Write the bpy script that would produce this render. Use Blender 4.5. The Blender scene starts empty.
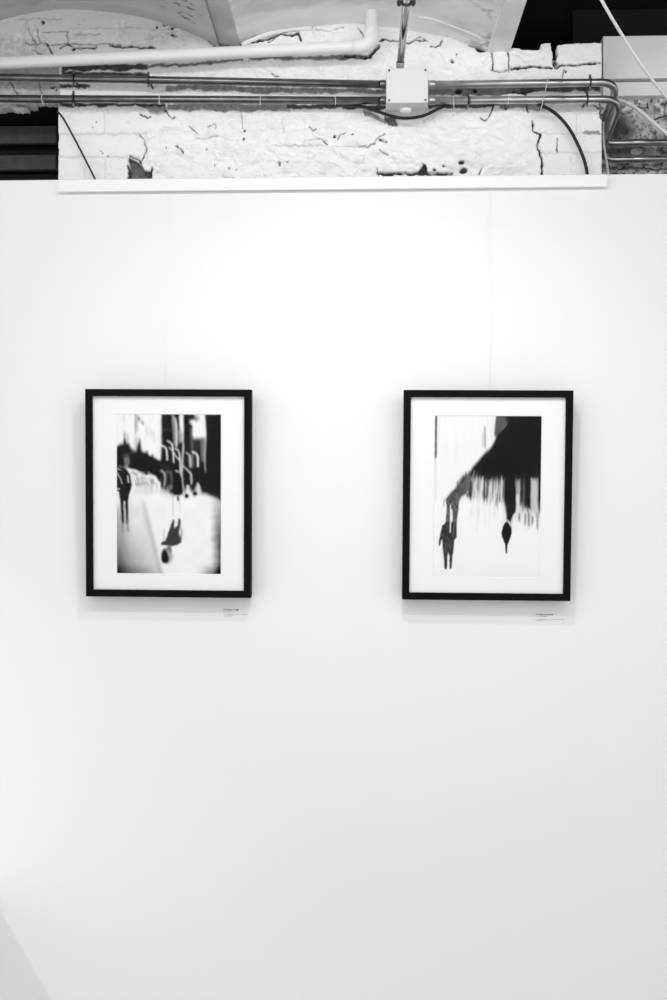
import bpy, bmesh, math, random
import numpy as np
from mathutils import Vector, Matrix

# ------------------------------------------------------------------ camera, light, exposure
S = bpy.context.scene
COL = S.collection
D = 2.46                      # camera to exhibition wall
EYE = 1.53
YAW = math.radians(1.7)
F = 972.2                     # focal length in pixels of the 667x1000 frame
cam_d = bpy.data.cameras.new('camera'); cam = bpy.data.objects.new('camera', cam_d); COL.objects.link(cam)
cam_d.sensor_fit = 'VERTICAL'; cam_d.sensor_height = 36; cam_d.sensor_width = 24; cam_d.lens = 35
CX = D * math.tan(YAW)
cam.location = (CX, -D, EYE); cam.rotation_euler = (math.pi/2, 0, YAW)
cam_d.clip_start = 0.05
S.camera = cam
S.view_settings.view_transform = 'Standard'; S.view_settings.look = 'None'
S.view_settings.gamma = 1; S.view_settings.use_curve_mapping = False
S.view_settings.exposure = 0.07
W_ = bpy.data.worlds.new('world'); S.world = W_; W_.use_nodes = True
W_.node_tree.nodes['Background'].inputs[0].default_value = (1, 1, 1, 1)
W_.node_tree.nodes['Background'].inputs[1].default_value = 1.14

def spot(name, loc, aim, power, radius, angle=110, blend=1.0):
    l = bpy.data.lights.new(name, 'SPOT'); l.energy = power; l.shadow_soft_size = radius
    l.spot_size = math.radians(angle); l.spot_blend = blend
    o = bpy.data.objects.new(name, l); COL.objects.link(o); o.location = loc
    o.rotation_euler = (Vector(aim) - Vector(loc)).to_track_quat('-Z', 'Y').to_euler()
    return o
spot('gallery_spot', (0.12, -1.0, 2.70), (0.05, 0, 0.35), 25, 0.03, 108)
spot('gallery_spot', (-2.15, -1.0, 2.72), (-1.25, 0, -0.1), 95, 0.03, 58, 1.0)
lt = bpy.data.lights.new('added_fill_light', 'AREA'); lt.shape = 'RECTANGLE'; lt.size = 2.6; lt.size_y = 0.12; lt.energy = 13  # unseen overhead fill, added to brighten the masonry and even out the wall
lo = bpy.data.objects.new('added_fill_light', lt); COL.objects.link(lo); lo.location = (0.1, -1.45, 2.70)
lo.rotation_euler = (Vector((0.1, 0, 1.6)) - Vector(lo.location)).to_track_quat('-Z', 'Y').to_euler()

# ------------------------------------------------------------------ helpers
ca, sa = math.cos(YAW), math.sin(YAW)
def P(px, py, Y):
    """a point of the place seen at pixel px,py lying Y metres behind the exhibition wall's face"""
    u, v = px - 333.5, 500 - py
    rx, ry, rz = -sa*F + ca*u, ca*F + sa*u, v
    t = (Y + D) / ry
    return Vector((CX + rx*t, Y, EYE + rz*t))
def PIX(x, z, Y):
    dx, dy = x - CX, Y + D
    dep = -sa*dx + ca*dy; lat = ca*dx + sa*dy
    return 333.5 + F*lat/dep, 500 - F*(z - EYE)/dep
def lin(v):
    v = v/255.0
    return v/12.92 if v <= 0.04045 else ((v+0.055)/1.055)**2.4

def mat(name, v, rough=0.6, metal=0.0, var=0.0, scale=12.0, bump=0.0, bscale=60.0, attr=None, spec=0.5, coat=0.0):
    m = bpy.data.materials.new(name); m.use_nodes = True
    nt = m.node_tree; b = nt.nodes['Principled BSDF']
    g = lin(v)
    b.inputs['Base Color'].default_value = (g, g, g, 1)
    b.inputs['Roughness'].default_value = rough; b.inputs['Metallic'].default_value = metal
    b.inputs['Specular IOR Level'].default_value = spec
    b.inputs['Coat Weight'].default_value = coat
    tc = nt.nodes.new('ShaderNodeTexCoord')
    src = None
    if attr:
        a = nt.nodes.new('ShaderNodeAttribute'); a.attribute_name = attr; src = a.outputs['Color']
    if var > 0:
        n = nt.nodes.new('ShaderNodeTexNoise'); n.inputs['Scale'].default_value = scale; n.inputs['Detail'].default_value = 5
        nt.links.new(tc.outputs['Object'], n.inputs['Vector'])
        r = nt.nodes.new('ShaderNodeMapRange'); r.inputs['From Min'].default_value = 0.3; r.inputs['From Max'].default_value = 0.7
        r.inputs['To Min'].default_value = 1 - var; r.inputs['To Max'].default_value = 1
        nt.links.new(n.outputs['Fac'], r.inputs['Value'])
        mx = nt.nodes.new('ShaderNodeMix'); mx.data_type = 'RGBA'; mx.blend_type = 'MULTIPLY'; mx.inputs[0].default_value = 1
        if src: nt.links.new(src, mx.inputs[6])
        else: mx.inputs[6].default_value = (g, g, g, 1)
        nt.links.new(r.outputs[0], mx.inputs[7]); src = mx.outputs[2]
    if src: nt.links.new(src, b.inputs['Base Color'])
    if bump > 0:
        n2 = nt.nodes.new('ShaderNodeTexNoise'); n2.inputs['Scale'].default_value = bscale; n2.inputs['Detail'].default_value = 6
        nt.links.new(tc.outputs['Object'], n2.inputs['Vector'])
        bp = nt.nodes.new('ShaderNodeBump'); bp.inputs['Strength'].default_value = bump; bp.inputs['Distance'].default_value = 0.003
        nt.links.new(n2.outputs['Fac'], bp.inputs['Height']); nt.links.new(bp.outputs[0], b.inputs['Normal'])
    return m

M = {}
M['wall_paint'] = mat('wall_paint', 229, 0.75, var=0.012, scale=3, bump=0.04, bscale=160, spec=0.25)
M['rail'] = mat('rail_white', 232, 0.5)
M['brick'] = mat('painted_masonry', 240, 0.75, attr='paint', var=0.02, scale=40, bump=0.35, bscale=140, spec=0.3)
M['stone'] = mat('rough_stone', 200, 0.85, attr='paint', var=0.12, scale=60, bump=0.5, bscale=120, spec=0.2)
M['plaster'] = mat('vault_plaster', 222, 0.55, attr='paint', var=0.10, scale=9, bump=0.45, bscale=30, spec=0.4)
M['beam'] = mat('painted_beam', 250, 0.5, var=0.10, scale=14, bump=0.5, bscale=45)
M['beam_grey'] = mat('weathered_beam', 200, 0.5, var=0.25, scale=14, bump=0.7, bscale=60)
M['black'] = mat('unlit_void_black', 36, 0.95, spec=0.05)
M['dark_board'] = mat('dark_board', 78, 0.8, var=0.4, scale=30, bump=0.3)
M['plank'] = mat('painted_plank', 252, 0.6, var=0.03, scale=18, bump=0.2, bscale=40)
M['pvc'] = mat('white_plastic_pipe', 246, 0.35, var=0.03, scale=20)
M['steel'] = mat('galvanised_steel', 192, 0.3, 0.92, var=0.35, scale=25)
M['steel_dark'] = mat('tarnished_steel', 128, 0.24, 1.0, var=0.4, scale=20)
M['chrome'] = mat('bright_steel', 205, 0.16, 1.0, var=0.3, scale=30)
M['clamp'] = mat('dark_clamp_steel', 70, 0.4, 0.8)
M['box'] = mat('box_plastic', 228, 0.5)
M['screw'] = mat('screw_metal', 120, 0.35, 1.0)
M['rubber'] = mat('black_cable_rubber', 16, 0.6)
M['cable'] = mat('white_cable_sheath', 244, 0.45)
M['cable_grey'] = mat('grey_cable_sheath', 205, 0.5)
M['tie'] = mat('pale_tie_plastic', 225, 0.4)
M['frame'] = mat('black_frame_lacquer', 10, 0.6, spec=0.08, bump=0.05, bscale=200)
M['mat_board'] = mat('mat_board', 230, 0.85, spec=0.15)
M['mat_bevel'] = mat('mat_board_core', 250, 0.8)
M['print'] = mat('photographic_print', 200, 0.55, attr='tone', spec=0.06)
M['backing'] = mat('backing_board', 120, 0.8)
M['card'] = mat('clear_label_film', 229, 0.75, spec=0.25)
M['ink'] = mat('label_ink', 105, 0.7)
M['ink_grey'] = mat('label_ink_grey', 165, 0.7)
M['nylon'] = mat('nylon_line', 238, 0.3)
M['floor'] = mat('polished_concrete', 195, 0.5, var=0.15, scale=2, bump=0.1)
M['blocker'] = mat('blocker_paint', 238, 0.6)
g = bpy.data.materials.new('picture_glass'); g.use_nodes = True; nt = g.node_tree
nt.nodes.remove(nt.nodes['Principled BSDF'])
tr = nt.nodes.new('ShaderNodeBsdfTransparent'); gl = nt.nodes.new('ShaderNodeBsdfGlossy'); gl.inputs['Roughness'].default_value = 0.02
fr = nt.nodes.new('ShaderNodeFresnel'); fr.inputs['IOR'].default_value = 1.10
mx = nt.nodes.new('ShaderNodeMixShader')
nt.links.new(fr.outputs[0], mx.inputs[0]); nt.links.new(tr.outputs[0], mx.inputs[1]); nt.links.new(gl.outputs[0], mx.inputs[2])
nt.links.new(mx.outputs[0], nt.nodes['Material Output'].inputs[0])
M['glass'] = g

def link(name, me, m, parent=None, smooth=False, kind=None):
    o = bpy.data.objects.new(name, me); COL.objects.link(o)
    if m: me.materials.append(m)
    if parent: o.parent = parent
    if smooth:
        me.polygons.foreach_set('use_smooth', [True]*len(me.polygons))
    if kind: o['kind'] = kind
    return o
def tag(o, label, cat, group=None):
    o['label'] = label; o['category'] = cat
    if group: o['group'] = group
    return o
def thing(name, label, cat, loc, group=None):
    o = bpy.data.objects.new(name, None); COL.objects.link(o); o.location = loc; o.empty_display_size = 0.05
    return tag(o, label, cat, group)

def box_bm(bm, x0, x1, y0, y1, z0, z1, bev=0.0):
    r = bmesh.ops.create_cube(bm, size=1)
    for v in r['verts']:
        v.co = Vector((x0 + (v.co.x+.5)*(x1-x0), y0 + (v.co.y+.5)*(y1-y0), z0 + (v.co.z+.5)*(z1-z0)))
    if bev > 0:
        es = list({e for v in r['verts'] for e in v.link_edges})
        bmesh.ops.bevel(bm, geom=es, offset=bev, segments=3, affect='EDGES', profile=0.5)
def boxes(name, lst, m, parent=None, bev=0.0, kind=None):
    bm = bmesh.new()
    for b in lst: box_bm(bm, *b, bev=bev)
    me = bpy.data.meshes.new(name); bm.to_mesh(me); bm.free()
    return link(name, me, m, parent, kind=kind)

def fillet(pts, rad, n=8):
    """round the corners of a polyline"""
    pts = [Vector(p) for p in pts]
    out = [pts[0]]
    for i in range(1, len(pts)-1):
        a, b, c = pts[i-1], pts[i], pts[i+1]
        r = min(rad, (a-b).length*.48, (c-b).length*.48)
        p, q = b + (a-b).normalized()*r, b + (c-b).normalized()*r
        for k in range(n+1):
            t = k/n; out.append(p*(1-t)**2 + b*2*t*(1-t) + q*t*t)
    out.append(pts[-1]); return out
def smooth_path(pts, n=8):
    pts = [Vector(p) for p in pts]; e = [2*pts[0]-pts[1]] + pts + [2*pts[-1]-pts[-2]]
    out = []
    for i in range(1, len(e)-2):
        a, b, c, d = e[i-1:i+3]
        for k in range(n):
            t = k/n
            out.append(.5*((2*b) + (c-a)*t + (2*a-5*b+4*c-d)*t*t + (3*b-a-3*c+d)*t**3))
    out.append(pts[-1]); return out
def tube_bm(bm, pts, r, seg=14, cap=True, radii=None):
    pts = [Vector(p) for p in pts]
    rings = []; up = None
    for i, p in enumerate(pts):
        t = (pts[min(i+1, len(pts)-1)] - pts[max(i-1, 0)]).normalized()
        if up is None:
            up = t.orthogonal().normalized()
        up = (up - t*up.dot(t)).normalized(); s = t.cross(up)
        rr = radii[i] if radii else r
        rings.append([bm.verts.new(p + (up*math.cos(a) + s*math.sin(a))*rr) for a in [2*math.pi*k/seg for k in range(seg)]])
    for a, b in zip(rings, rings[1:]):
        for k in range(seg):
            f = bm.faces.new((a[k], a[(k+1) % seg], b[(k+1) % seg], b[k])); f.smooth = True
    if cap:
        bm.faces.new(rings[0][::-1]); bm.faces.new(rings[-1])
def tube(name, pts, r, m, parent=None, seg=14, radii=None):
    bm = bmesh.new(); tube_bm(bm, pts, r, seg, radii=radii)
    bmesh.ops.recalc_face_normals(bm, faces=bm.faces)
    me = bpy.data.meshes.new(name); bm.to_mesh(me); bm.free()
    return link(name, me, m, parent)
def ring_pts(c, axis, r, n=20, a0=0, a1=2*math.pi):
    axis = Vector(axis).normalized(); u = axis.orthogonal().normalized()
    if abs(axis.x) > .9: u = Vector((0, 0, 1))
    w = axis.cross(u)
    return [Vector(c) + (u*math.cos(a) + w*math.sin(a))*r for a in [a0 + (a1-a0)*k/n for k in range(n+1)]]

# numpy noise and painting
rng = np.random.RandomState(7)
def vnoise(x, y, seed=0):
    r = np.random.RandomState(seed); T = r.rand(256, 256)
    xi = np.floor(x).astype(int); yi = np.floor(y).astype(int)
    fx = x - xi; fy = y - yi; fx = fx*fx*(3-2*fx); fy = fy*fy*(3-2*fy)
    g = lambda a, b: T[a % 256, b % 256]
    return (g(xi, yi)*(1-fx) + g(xi+1, yi)*fx)*(1-fy) + (g(xi, yi+1)*(1-fx) + g(xi+1, yi+1)*fx)*fy
def fbm(x, y, seed=0, oct=4):
    s = 0; a = .5
    for k in range(oct):
        s = s + a*vnoise(x*2**k, y*2**k, seed+k); a *= .5
    return s
def seg_dist(X, Y, pts):
    d = np.full(X.shape, 1e9)
    for (ax, ay), (bx, by) in zip(pts, pts[1:]):
        vx, vy = bx-ax, by-ay; L = vx*vx + vy*vy + 1e-9
        t = np.clip(((X-ax)*vx + (Y-ay)*vy)/L, 0, 1)
        d = np.minimum(d, np.hypot(X-ax-t*vx, Y-ay-t*vy))
    return d
def poly_sd(X, Y, pts):
    d = seg_dist(X, Y, pts + [pts[0]])
    ins = np.zeros(X.shape, bool)
    n = len(pts)
    for i in range(n):
        (x0, y0), (x1, y1) = pts[i], pts[(i+1) % n]
        if y0 == y1: continue
        c = ((y0 > Y) != (y1 > Y)) & (X < (x1-x0)*(Y-y0)/(y1-y0) + x0)
        ins ^= c
    return np.where(ins, -d, d)
def ss(t):
    t = np.clip(t, 0, 1); return t*t*(3-2*t)
class Canvas:
    """grey values on a grid whose nodes sit at frame coordinates X, Y"""
    def __init__(s, X, Y, v): s.X, s.Y = X, Y; s.v = np.full(X.shape, float(v))
    def mix(s, a, v): s.v = s.v*(1-a) + v*a
    def win(s, pts, pad):
        xs = [p[0] for p in pts]; ys = [p[1] for p in pts]
        return (s.X > min(xs)-pad) & (s.X < max(xs)+pad) & (s.Y > min(ys)-pad) & (s.Y < max(ys)+pad)
    def stroke(s, pts, w, v, blur=.6, a=1.0):
        k = s.win(pts, w+blur*2+1)
        if not k.any(): return
        d = seg_dist(s.X[k], s.Y[k], pts); al = a*ss((w/2 + blur/2 - d)/max(blur, 1e-3))
        s.v[k] = s.v[k]*(1-al) + v*al
    def poly(s, pts, v, blur=.8, a=1.0):
        k = s.win(pts, blur*2+1)
        d = poly_sd(s.X[k], s.Y[k], pts); al = a*ss(.5 - d/max(blur, 1e-3)/1.0)
        s.v[k] = s.v[k]*(1-al) + v*al
    def soften(s, sy, sx, m=None):
        def k1(sg, step):
            n = max(1, int(3*sg/step)); t = np.arange(-n, n+1)*step; k = np.exp(-t*t/2/sg/sg); return k/k.sum()
        v = s.v; stx = abs(s.X[0, 1]-s.X[0, 0]); sty = abs(s.Y[1, 0]-s.Y[0, 0])
        for ax, sg, st in ((0, sy, sty), (1, sx, stx)):
            if sg <= 0: continue
            k = k1(sg, st); h = len(k)//2
            pv = np.pad(v, [(h, h), (0, 0)] if ax == 0 else [(0, 0), (h, h)], 'edge')
            o = np.zeros_like(v)
            for i, w in enumerate(k): o += w*(pv[i:i+v.shape[0]] if ax == 0 else pv[:, i:i+v.shape[1]])
            v = o
        s.v = v if m is None else s.v*(1-m) + v*m
    def blob(s, cx, cy, rx, ry, v, blur=.5, a=1.0):
        d = np.hypot((s.X-cx)/rx, (s.Y-cy)/ry); al = a*ss((1 + blur/2 - d)/blur)
        s.mix(al, v)
def lin_np(v):
    v = np.clip(v, 0, 255)/255.0
    return np.where(v <= 0.04045, v/12.92, ((v+0.055)/1.055)**2.4)
def grid_mesh(name, co, keep=None, attr=None, vals=None, back=None):
    """co: (ny,nx,3).  keep: (ny-1,nx-1) cells.  back: y the cut edges are closed back to"""
    ny, nx = co.shape[:2]
    V = co.reshape(-1, 3); idx = np.arange(ny*nx).reshape(ny, nx)
    q = np.stack([idx[:-1, :-1], idx[:-1, 1:], idx[1:, 1:], idx[1:, :-1]], -1)
    if keep is None: Fq = q.reshape(-1, 4)
    else:
        Fq = q[keep]
        if back is not None:
            kp = np.pad(keep, 1)
            ext = []
            for dy, dx, a, b in ((-1, 0, 0, 1), (1, 0, 2, 3), (0, -1, 3, 0), (0, 1, 1, 2)):
                nb = kp[1+dy:1+dy+ny-1, 1+dx:1+dx+nx-1]
                e = q[keep & ~nb]
                ext.append(np.stack([e[:, b], e[:, a]], -1))
            ext = np.concatenate(ext)
            n0 = len(V); Vb = V.copy(); Vb[:, 1] = back
            V = np.concatenate([V, Vb])
            Fq = np.concatenate([Fq, np.stack([ext[:, 0], ext[:, 1], ext[:, 1]+n0, ext[:, 0]+n0], -1)])
            vals = np.concatenate([vals.reshape(-1), vals.reshape(-1)])
    used = np.unique(Fq); remap = np.full(len(V), -1); remap[used] = np.arange(len(used))
    V = V[used]; Fq = remap[Fq]
    me = bpy.data.meshes.new(name)
    me.vertices.add(len(V)); me.vertices.foreach_set('co', V.astype(np.float32).ravel())
    me.loops.add(Fq.size); me.loops.foreach_set('vertex_index', Fq.astype(np.int32).ravel())
    me.polygons.add(len(Fq)); me.polygons.foreach_set('loop_start', np.arange(0, Fq.size, 4, dtype=np.int32))
    me.update(calc_edges=True); me.validate()
    me.polygons.foreach_set('use_smooth', [True]*len(me.polygons))
    if attr:
        l = lin_np(np.asarray(vals).reshape(-1)[used])
        c = np.stack([l, l, l, np.ones_like(l)], -1).astype(np.float32)
        at = me.color_attributes.new(attr, 'FLOAT_COLOR', 'POINT'); at.data.foreach_set('color', c.ravel())
    return me

# ------------------------------------------------------------------ the setting
YW = 0.26                                   # face of the masonry wall behind
YR = 0.44                                   # face of the recessed wall at the right
ZTOP = P(333, 177, 0).z
boxes('wall_front', [(-3.2, 3.2, 0.0, 0.07, 0.0, ZTOP)], M['wall_paint'], kind='structure', bev=0.0015)
boxes('floor', [(-4.5, 4.5, -6, 1.2, -0.1, 0.0)], M['floor'], kind='structure')

# masonry wall: bricks and rough plaster with real relief
xc = P(601.5, 100, YW).x                    # its right-hand corner
x0w = P(-60, 100, YW).x; z0w = P(300, 192, YW).z; z1w = 2.97
stp = 0.0017
nx = int((xc-x0w)/stp)+1; nz = int((z1w-z0w)/stp)+1
gx, gz = np.meshgrid(np.linspace(x0w, xc, nx), np.linspace(z0w, z1w, nz))
PXm, PYm = PIX(gx, gz, YW)
wb = 3.4*(fbm(PXm/5, PYm/5, 3)-.47); wc = 3.4*(fbm(PXm/5, PYm/5, 13)-.47)   # ragged edges
cv = Canvas(PXm + wb, PYm + wc, 254)
H = np.zeros(PXm.shape)                      # relief, metres towards the room
hc = Canvas(PXm + wb, PYm + wc, 0)
# smooth brick piers versus lumpy plaster
rough = ss((PXm-140)/20)*ss((540-PXm)/20) + 0.25
low = fbm(PXm/34, PYm/20, 21, 3); mid = fbm(PXm/11 + low*2, PYm/7, 31, 4); fine = fbm(PXm/3, PYm/3, 41, 3)
ridge = 1-np.abs(2*fbm(PXm/22+mid, PYm/16+low, 51, 3)/.9-1)
H += (low-.45)*0.022*rough + (mid-.45)*0.013*rough + (fine-.45)*0.0016 + ss((ridge-.8)/.2)*0.003*rough
# greyer fields at the upper left
cv.poly([(-70, -60), (120, -60), (205, 20), (214, 44), (150, 56), (60, 60), (-70, 62)], 200, 26)
cv.poly([(-70, 60), (59, 60), (60, 108), (-70, 112)], 190, 1.5)
cv.poly([(-70, 40), (40, 38), (60, 60), (-70, 64)], 190, 10)
# pipe shadows, and some bare mortar, painted as dark strips behind the pipes
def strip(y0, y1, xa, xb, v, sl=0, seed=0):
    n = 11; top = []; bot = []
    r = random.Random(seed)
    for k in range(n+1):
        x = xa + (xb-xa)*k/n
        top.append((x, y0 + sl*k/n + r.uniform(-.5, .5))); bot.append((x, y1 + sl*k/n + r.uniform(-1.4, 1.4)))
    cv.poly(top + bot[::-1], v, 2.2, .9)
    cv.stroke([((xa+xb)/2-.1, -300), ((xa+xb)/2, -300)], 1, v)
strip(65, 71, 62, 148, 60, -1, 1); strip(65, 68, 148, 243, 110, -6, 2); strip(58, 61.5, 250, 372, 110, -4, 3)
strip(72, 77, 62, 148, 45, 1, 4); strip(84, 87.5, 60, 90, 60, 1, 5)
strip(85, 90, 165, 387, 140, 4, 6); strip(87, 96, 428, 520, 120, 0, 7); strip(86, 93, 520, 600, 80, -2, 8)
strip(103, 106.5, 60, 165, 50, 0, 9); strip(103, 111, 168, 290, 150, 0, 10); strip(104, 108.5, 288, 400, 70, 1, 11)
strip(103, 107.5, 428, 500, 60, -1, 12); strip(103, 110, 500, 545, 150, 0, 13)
# brick courses
def joint(pts, w=1.2, v=222, dep=.004, a=.7):
    cv.stroke(pts, w, v, 1.2, a); hc.stroke(pts, w*1.3, dep, 2.0, 1)
def jh(y, xa, xb, w=1.2, v=220, seed=0, dep=.004):
    r = random.Random(seed); n = 10
    joint([(xa + (xb-xa)*k/n, y + r.uniform(-.5, .5)) for k in range(n+1)], w, v, dep)
jh(133.5, 60, 146, 2, 214, 1); jh(157, 60, 138, 2, 212, 2); jh(112, 62, 130, 1.2, 226, 3)
for x, y0, y1 in ((104, 110, 132), (84, 158, 178), (105, 160, 178), (146, 135, 158)): joint([(x, y0), (x+.6, y1)], 1, 220)
jh(133, 541, 600, 1.2, 215, 5); jh(152.5, 541, 600, 1.2, 212, 6); jh(113, 545, 600, 1, 225, 7); jh(78, 500, 600, 1, 220, 8)
joint([(557.5, 138), (557.5, 151)], 1.2, 60); joint([(577, 114), (577, 132)], 1, 215); joint([(572, 154), (572, 172)], 1, 225)
joint([(564, 70), (563.5, 78)], 1, 70)
jh(19, 20, 62, .9, 150, 11, .002); jh(32, 42, 68, .9, 110, 12, .003); jh(34.5, 74, 100, .9, 130, 13, .002)
jh(44, 26, 120, 1.2, 100, 14, .003); joint([(67, 32), (68, 44)], 1, 110)
jh(28, 70, 190, .8, 170, 15, .002)
# cracks, holes, missing paint
brk = ss((fbm(PXm/3.2, PYm/3.2, 33, 4)-.30)/.22)
def textured(fn, *a):
    old = cv.v.copy(); fn(*a); cv.v = old + (cv.v-old)*(.25+.75*brk)
def crack(pts, w=1.0, v=35, dep=.008):
    k = cv.win(pts, 8); old = cv.v[k].copy(); cv.stroke(pts, w, v, 1.1)
    cv.v[k] = old + (cv.v[k]-old)*(.45+.55*brk[k]); hc.stroke(pts, w*1.2, dep, 1.4)
def hole(cx, cy, rx, ry, v=45, dep=.008): cv.blob(cx, cy, rx, ry, v, .7); hc.blob(cx, cy, rx, ry, dep, .8)
crack([(492, 53), (493, 60), (492.5, 67), (494, 71)], 1.1); crack([(508, 52), (509, 62), (508.5, 72)], 1)
crack([(511, 69.5), (518, 68.5), (530, 67), (541, 66.5), (552, 67.5)], 2.2, 45); crack([(558, 65.5), (575, 65), (600, 62.5)], 1.6, 35)
crack([(553, 44), (555.5, 52), (554, 60), (557, 66)], 4.0, 40, .014)
crack([(532, 121), (533, 131), (540, 134), (539, 140), (537.5, 148), (541, 155), (542.5, 164), (541, 180)], 1.7, 28)
crack([(440, 44.5), (436, 48), (431, 46)], 1.6, 60); crack([(442, 40), (439, 46)], 1, 60)
crack([(494, 106), (489, 117), (484, 120), (480, 118)], 1.2, 60); crack([(526, 104), (528, 112)], 1.2, 40); crack([(505, 104), (506, 110)], 1, 90)
crack([(525, 91), (526, 98)], 1.2, 40); hole(458, 92.5, 3.4, 2.4, 40); hole(475, 91, 1.8, 2, 50); hole(566, 72, 1.0, 1.2, 60)
crack([(512, 93), (524, 94), (530, 91)], 1.6, 55)
crack([(378, 173.5), (390, 174), (402, 173.5), (414, 174), (425, 173), (440, 174), (451, 174)], 2.8, 48, .01)
cv.poly([(417, 174), (421, 168), (424, 163.5), (427, 166), (427, 171), (432, 175)], 62, 1.2); hc.poly([(417, 176), (423, 163), (430, 176)], .01, 1.5)
hole(434, 170, 1.8, 1.4, 80); hole(443, 166, 1.4, 1.2, 90); hole(461, 162.5, 2.6, 2.3, 62); hole(463.5, 170.5, 3.8, 2.6, 60)
crack([(478, 175), (481, 168)], 1.1, 80); crack([(377.5, 168), (378, 180)], 1, 60)
cv.poly([(385, 115), (397, 112), (396, 120), (398, 127), (388, 126), (384, 120)], 120, 1.5)
cv.poly([(363, 110), (372, 112), (386, 121), (385, 124), (374, 118), (364, 115)], 165, 1.5)
crack([(358, 147), (368, 148), (374, 143), (379, 137), (385, 134)], 1.2, 150, .005); crack([(380, 140), (386, 142)], 2.2, 110); crack([(379, 150), (388, 155)], 1.8, 160, .005)
cv.poly([(129, 158), (133, 160), (138, 162), (143, 167), (146, 172), (151, 170), (152, 182), (128, 182)], 108, 1.4); hc.poly([(129, 159), (142, 165), (150, 182), (128, 182)], .02, 2)
crack([(127, 166), (129, 172), (128.5, 180)], 1.4, 35); crack([(130, 156.5), (137, 159), (141, 163)], 1.6, 60); crack([(146, 171), (150, 174), (149, 179), (152, 169)], 2.2, 45)
crack([(138, 134), (144, 140), (146, 148), (145, 156), (140, 162)], .9, 80, .004)
crack([(140, 113), (147, 117), (150, 116)], 1.2, 60); cv.poly([(145, 106), (165, 106), (168, 112), (160, 115), (150, 113)], 175, 3)
crack([(164, 110), (169, 115), (172, 119), (175, 117)], 1.1, 60, .005)
crack([(176, 146.5), (181, 150), (184, 153)], 1.6, 70, .005); crack([(189, 125), (193, 129), (198, 134)], 1.3, 150, .005); crack([(208, 127), (216, 124), (216, 129)], 1, 120, .004)
crack([(196, 138), (207, 138), (218, 136)], 1.2, 190, .004); hole(166, 148, .8, 1, 150); hole(206, 148, .8, 1.4, 170)
hole(244, 130.5, 1.1, 1.1, 40); hole(243, 138, 1.1, 1.3, 60); crack([(241, 108), (242.5, 128)], .8, 150, .003); hole(229, 168, .9, 1.3, 160); hole(236, 169, .9, 1.2, 160); hole(214, 165, .8, 1.2, 150)
crack([(309, 127), (313, 131), (316, 129)], 1.5, 150, .004); hole(334, 136, 1.4, 1.1, 50); hole(353, 135, 1, .9, 80); crack([(337, 139), (342, 135), (346, 133)], 1, 130, .004)
crack([(322, 141), (327, 144)], 1.3, 80, .004); crack([(304, 143), (314, 139), (326, 141)], 1, 190, .004); crack([(275, 146), (300, 147), (330, 146), (358, 147)], 1.1, 205, .004)
hole(279, 163, 1.2, 2.2, 150); hole(287, 161.5, 1.3, .8, 100); crack([(283, 129), (284, 134)], .7, 180, .002)
crack([(110, 45.5), (140, 47), (154, 47)], 1.8, 48, .006); crack([(78, 47.5), (93, 48), (96, 46)], 1.8, 60, .006); crack([(60, 48), (68, 44), (72, 46)], 1.4, 70, .005)
crack([(47, 44), (53, 58)], 1.5, 60, .005); crack([(33, 50), (42, 55)], 1.2, 90, .004); hole(74, 49, 2.2, 1.6, 40); hole(43, 22, 1.8, 1.8, 60)
crack([(9, 81), (19, 96)], 1.0, 70, .004); crack([(38, 81), (42, 96)], .7, 110, .003); hole(52, 87.5, 2.4, .9, 70); hole(20, 106, 5, 1, 120)
crack([(28, 28), (33, 40), (38, 46)], 1.4, 120, .004); crack([(37, 30), (40, 42)], 1.1, 140, .004)
for x, y, r_ in ((164, 24, 1.6), (172, 27, 2), (186, 26, 2.2), (189, 22, 1.6), (173, 35, 1.6), (157, 27, 1), (176, 36, 1), (206, 21, 1.4), (122, 47, 1), (92, 128, .7), (96, 122, .8), (100, 151, .7), (102, 153, .9), (108, 156, .9), (56, 90, 1)):
    hole(x, y, r_, r_*.8, 70, .004)
crack([(198, 27), (205, 32), (212, 41)], 3.0, 50, .01); crack([(214, 45), (242, 44)], 3.4, 50, .012)
crack([(246, 44), (262, 41), (272, 37), (282, 34), (291, 36), (298, 33.5), (301, 41)], 1.8, 40, .01); crack([(268, 42), (275, 38)], 1, 90)
crack([(316, 29), (330, 31), (344, 28)], 1, 170, .004); crack([(358, 29), (362, 34), (364, 38)], .9, 120, .003)
crack([(345, 55), (356, 58), (366, 56.5), (374, 52), (379, 46)], 2.6, 55, .008); crack([(380, 42), (385, 41), (398, 41), (407, 42), (414, 41), (426, 40)], 1.3, 90, .006); hole(384, 41, 2.3, 1.2, 60)
crack([(413, 41), (420, 37), (428, 41)], .8, 150, .003); crack([(279, 77), (272, 73)], 1, 130, .003)
crack([(470, 44), (478, 48), (488, 50)], 2.2, 60, .008); hole(481, 50, 5, 2, 50); hole(452, 61, 1.8, 1.8, 130); hole(456, 55, 1, 1, 110)
crack([(492, 70), (500, 72), (508, 70)], 1.8, 150, .004); crack([(423, 83), (422, 75)], .8, 150, .002)
cv.poly([(582, 133), (588, 130), (600, 130), (600, 134)], 160, 1.4)
crack([(594, 105), (599, 108)], 1.4, 90); crack([(600, 100), (601, 118)], 1.6, 60)
# faint wear and stains on the paint
cv.v -= 9*ss((fbm(PXm/15, PYm/9, 61, 4)-.52)/.2)*np.clip(rough, .2, 1)*ss((PYm-20)/20)
cv.v -= 34*ss((fbm(PXm/4, PYm/3, 71, 3)-.66)/.1)*.6
cv.v += (cv.v < 200)*(fine-.45)*60; cv.v = np.clip(cv.v, 14, 254)
H -= hc.v*1.0
co = np.stack([gx, YW - H, gz], -1)
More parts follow.
